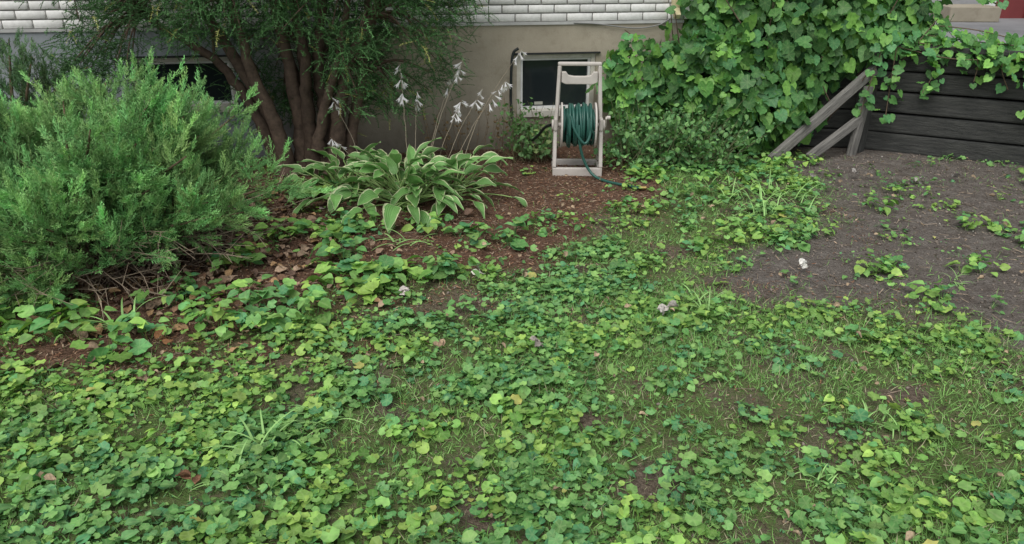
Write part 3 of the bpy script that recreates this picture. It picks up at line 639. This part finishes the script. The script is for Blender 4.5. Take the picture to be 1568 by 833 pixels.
cyl('hub_cap',.183,.196,.08,.365,.04,M_pl,cart); cyl('hub_cap',-.196,-.183,.08,.365,.04,M_pl,cart)
beam('crank_arm',(.203,.08,.365),(.203,.04,.43),.010,.028,M_pl,cart,.003); cyl('crank_knob',.207,.232,.04,.43,.014,M_pl,cart)
beam('handle_top',(-.160,.122,.803),(.160,.122,.803),.030,.028,M_pl,cart,.01)
me=bpy.data.meshes.new('hose_hanger'); prof=[(-.131,.75),(-.100,.75),(-.082,.725),(-.04,.718),(.04,.718),(.082,.725),(.100,.75),(.131,.75),(.131,.675),(.10,.662),(-.10,.662),(-.131,.675)]
V=[(a,.088,b) for a,b in prof]+[(a,.130,b) for a,b in prof]; k=len(prof); F=[tuple(range(k)),tuple(range(2*k-1,k-1,-1))]+[(i,i+k,(i+1)%k+k,(i+1)%k) for i in range(k)]
me.from_pydata(V,[],F); me.materials.append(M_pl); o=bpy.data.objects.new('hose_hanger',me); scene.collection.objects.link(o); o.parent=cart; mm=o.modifiers.new('b','BEVEL'); mm.width=.005; mm.segments=2
box('cross_brace',-.145,.145,.20,.22,.30,.33,M_pl,cart,.005)
pts=[]
for layer,(rr,dirn) in enumerate([(.092,1),(.112,-1),(.131,1),(.150,-1)]):
    wr=9 if layer<3 else 7; nn_=wr*28
    for k in range(nn_):
        t=k/nn_; xx=dirn*(-.104+.208*t)
        if layer==3: xx*=.85
        a=2*math.pi*wr*t; q=rr+.006*math.sin(a*1.7+layer)+.004*math.sin(t*40)
        pts.append((xx+.010*math.sin(a*.5+layer*2),.08-q*math.cos(a),.365+q*math.sin(a)))
curve('wound_hose',pts,.0105,M_hose,cart)
curve('loose_hose',catmull([(.0,-.070,.40),(.0,-.08,.33),(.01,-.08,.25),(.035,-.08,.16),(.075,-.088,.08),(.13,-.13,.03),(.22,-.21,.016),(.34,-.30,.018),(.42,-.36,.018)],8),.0105,M_hose,cart)
curve('loose_loop',catmull([(-.06,-.055,.46),(-.03,-.085,.36),(.04,-.095,.27),(.08,-.075,.33),(.07,-.055,.45)],8),.0105,M_hose,cart)
cyl('hose_nozzle',.42,.47,-.36,.020,.014,simple('brass',(.4,.3,.12),None,.35,5,0,metal=1),cart,12)
curve('supply_hose',catmull([(-.46,.72,.835),(-.50,.715,.80),(-.515,.71,.7),(-.52,.70,.55),(-.52,.69,.40),(-.50,.62,.27),(-.44,.52,.18),(-.36,.38,.17),(-.30,.25,.24),(-.245,.15,.33),(-.20,.08,.365)],8),.0115,simple('black_hose',(.02,.025,.025),None,.4,10,0),cart)

# ------------------------------------------------------------ timber retaining wall, driveway, neighbour
ret=empty('timber_retaining_wall')
M_tim=simple('old_timber',(.092,.092,.084),(.036,.038,.036),.95,6,1.,.02,(1,9,9)); M_tim2=simple('weathered_timber',(.30,.285,.26),(.11,.105,.095),.9,7,.9,.012,(1,11,11))
A=Vector((2.98,6.24,0)); D=Vector((1.12,-.60,0)).normalized(); Nn=Vector((-.47,-.88,0)).normalized()
for r in range(5):
    z=.07+r*.166; s=0
    while s<5:
        L=min([2.1,1.6,2.4,1.9,1.3][(r+int(s))%5],5-s); off=Nn*R_(-.022,.022)
        beam('plank',A+D*(s+.004)+off+Vector((0,0,z+R_(-.008,.008))),A+D*(s+L-.004)+off+Vector((0,0,z+R_(-.012,.012))),.10,R_(.142,.158),M_tim,ret,.016); s+=L
beam('cap',A+Vector((0,0,.838)),A+D*5+Vector((0,0,.826)),.13,.04,M_tim,ret,.008)
for r in range(5): beam('plank_side',(1.5,6.46,.07+r*.166),(2.93,6.27,.07+r*.166),.09,.155,M_tim,ret,.012)
beam('corner_post',(2.90,6.13,-.1),(2.92,6.15,.80),.11,.11,M_tim,ret,.01); beam('post',(4.55,5.30,-.1),(4.55,5.30,.8),.09,.09,M_tim,ret,.01)
beam('brace',(2.06,5.74,.02),(2.90,6.06,.68),.05,.08,M_tim2,ret,.008); beam('brace_lower',(2.38,5.80,.02),(2.84,6.0,.30),.05,.07,M_tim2,ret,.008); beam('brace_upright',(2.80,5.98,-.05),(2.86,6.02,.55),.05,.08,M_tim2,ret,.008)
me=bpy.data.meshes.new('driveway'); me.from_pydata([(.3,6.55,.79),(2.95,6.30,.79),(7.4,3.95,.79),(60,3.95,.79),(60,80,.79),(.3,80,.79)],[],[(0,1,2,3,4,5)]); me.materials.append(simple('asphalt',(.30,.30,.31),(.22,.22,.225),.9,3,.5,.01)); o=bpy.data.objects.new('driveway',me); scene.collection.objects.link(o)
nb=empty('neighbour_house',(4.6,9.2,.79),-.05); M_sid=simple('white_siding',(.66,.66,.66),(.58,.58,.6),.7,4); M_red=simple('dark_red_door',(.22,.04,.04),(.17,.03,.03),.45,3)
box('wall_lower',-3,.9,0,.3,0.0,.25,simple('nb_foundation',(.4,.4,.41)),nb)
for k in range(14): box('siding_%d'%k,-3,.9,-.012+.0,.28,.25+k*.19,.25+(k+1)*.19-.012,M_sid,nb,.004)
box('door_frame_l',.9,1.02,-.04,.3,0,2.6,M_white,nb); box('door_panel',1.02,2.9,.0,.1,0,2.6,M_red,nb)
for k in range(5): box('door_rib',1.02+.37*k,1.06+.37*k,-.02,-.001,0,2.6,M_red,nb)
box('wall_right',2.9,9,0,.3,0,2.9,M_sid,nb); box('step',.3,.85,-.5,-.05,0,.16,M_st,nb,.01)
box('roof',-3.3,9.3,-.4,4,2.91,3.05,simple('nb_roof',(.1,.1,.1)),nb)
tr=empty('small_tree'); TW=MB(); TL=MB()
TW.tube(catmull([(5.25,7.3,.78),(5.05,7.2,1.15),(4.95,7.1,1.6),(5.1,7.1,2.4)],6),np.linspace(.07,.035,19),9,(.10,.07,.055))
for k in range(9):
    a=np.array([5.0,7.12,1.7+k*.1]); b=a+np.array([R_(-.9,.9),R_(-.7,.7),R_(.3,1.1)]); TW.tube(catmull([a,(a+b)/2+rng.normal(size=3)*.1,b],4),np.linspace(.025,.006,9),6,(.12,.09,.07))
    n=120; P=b+rng.normal(size=(n,3))*np.array([.28,.28,.2]); TL.inst(ovate,P,frames(rdir(n)+np.array([0,0,-.3]),np.array([0,0,1.])+rng.normal(size=(n,3))*.6),R_(.05,.09,n),np.array([(.1,.25,.07)])*R_(.7,1.3,n)[:,None])
TW.build('trunk',M_bark,tr,True); TL.build('foliage',M_leaf,tr)

# ------------------------------------------------------------ light, camera
w=bpy.data.worlds.new('World'); scene.world=w; w.use_nodes=True; nt=w.node_tree; bg=nt.nodes['Background']
sky=N(nt,'ShaderNodeTexSky',sky_type='NISHITA'); sky.sun_disc=False
el=math.radians(58); rot=math.atan2(-.40,-.80)
sky.sun_elevation=el; sky.sun_rotation=rot
hs=N(nt,'ShaderNodeHueSaturation'); hs.inputs['Saturation'].default_value=.25; nt.links.new(sky.outputs[0],hs.inputs['Color']); nt.links.new(hs.outputs[0],bg.inputs['Color']); bg.inputs['Strength'].default_value=.15
L=bpy.data.lights.new('sun','SUN'); L.energy=2.4; L.angle=math.radians(50); L.color=(1,.98,.94)
lo=bpy.data.objects.new('sun',L); scene.collection.objects.link(lo)
dvec=Vector((math.sin(rot)*math.cos(el),math.cos(rot)*math.cos(el),math.sin(el))); lo.rotation_euler=dvec.to_track_quat('Z','Y').to_euler()
cam=bpy.data.cameras.new('camera'); cam.lens=26.0; cam.sensor_width=36; cam.clip_end=1000; cam.clip_start=.05
co_=bpy.data.objects.new('camera',cam); scene.collection.objects.link(co_); co_.location=(0,0,1.6); co_.rotation_euler=(math.radians(90-24),0,0)
scene.camera=co_
scene.view_settings.view_transform='Standard'; scene.view_settings.look='None'; scene.view_settings.exposure=0
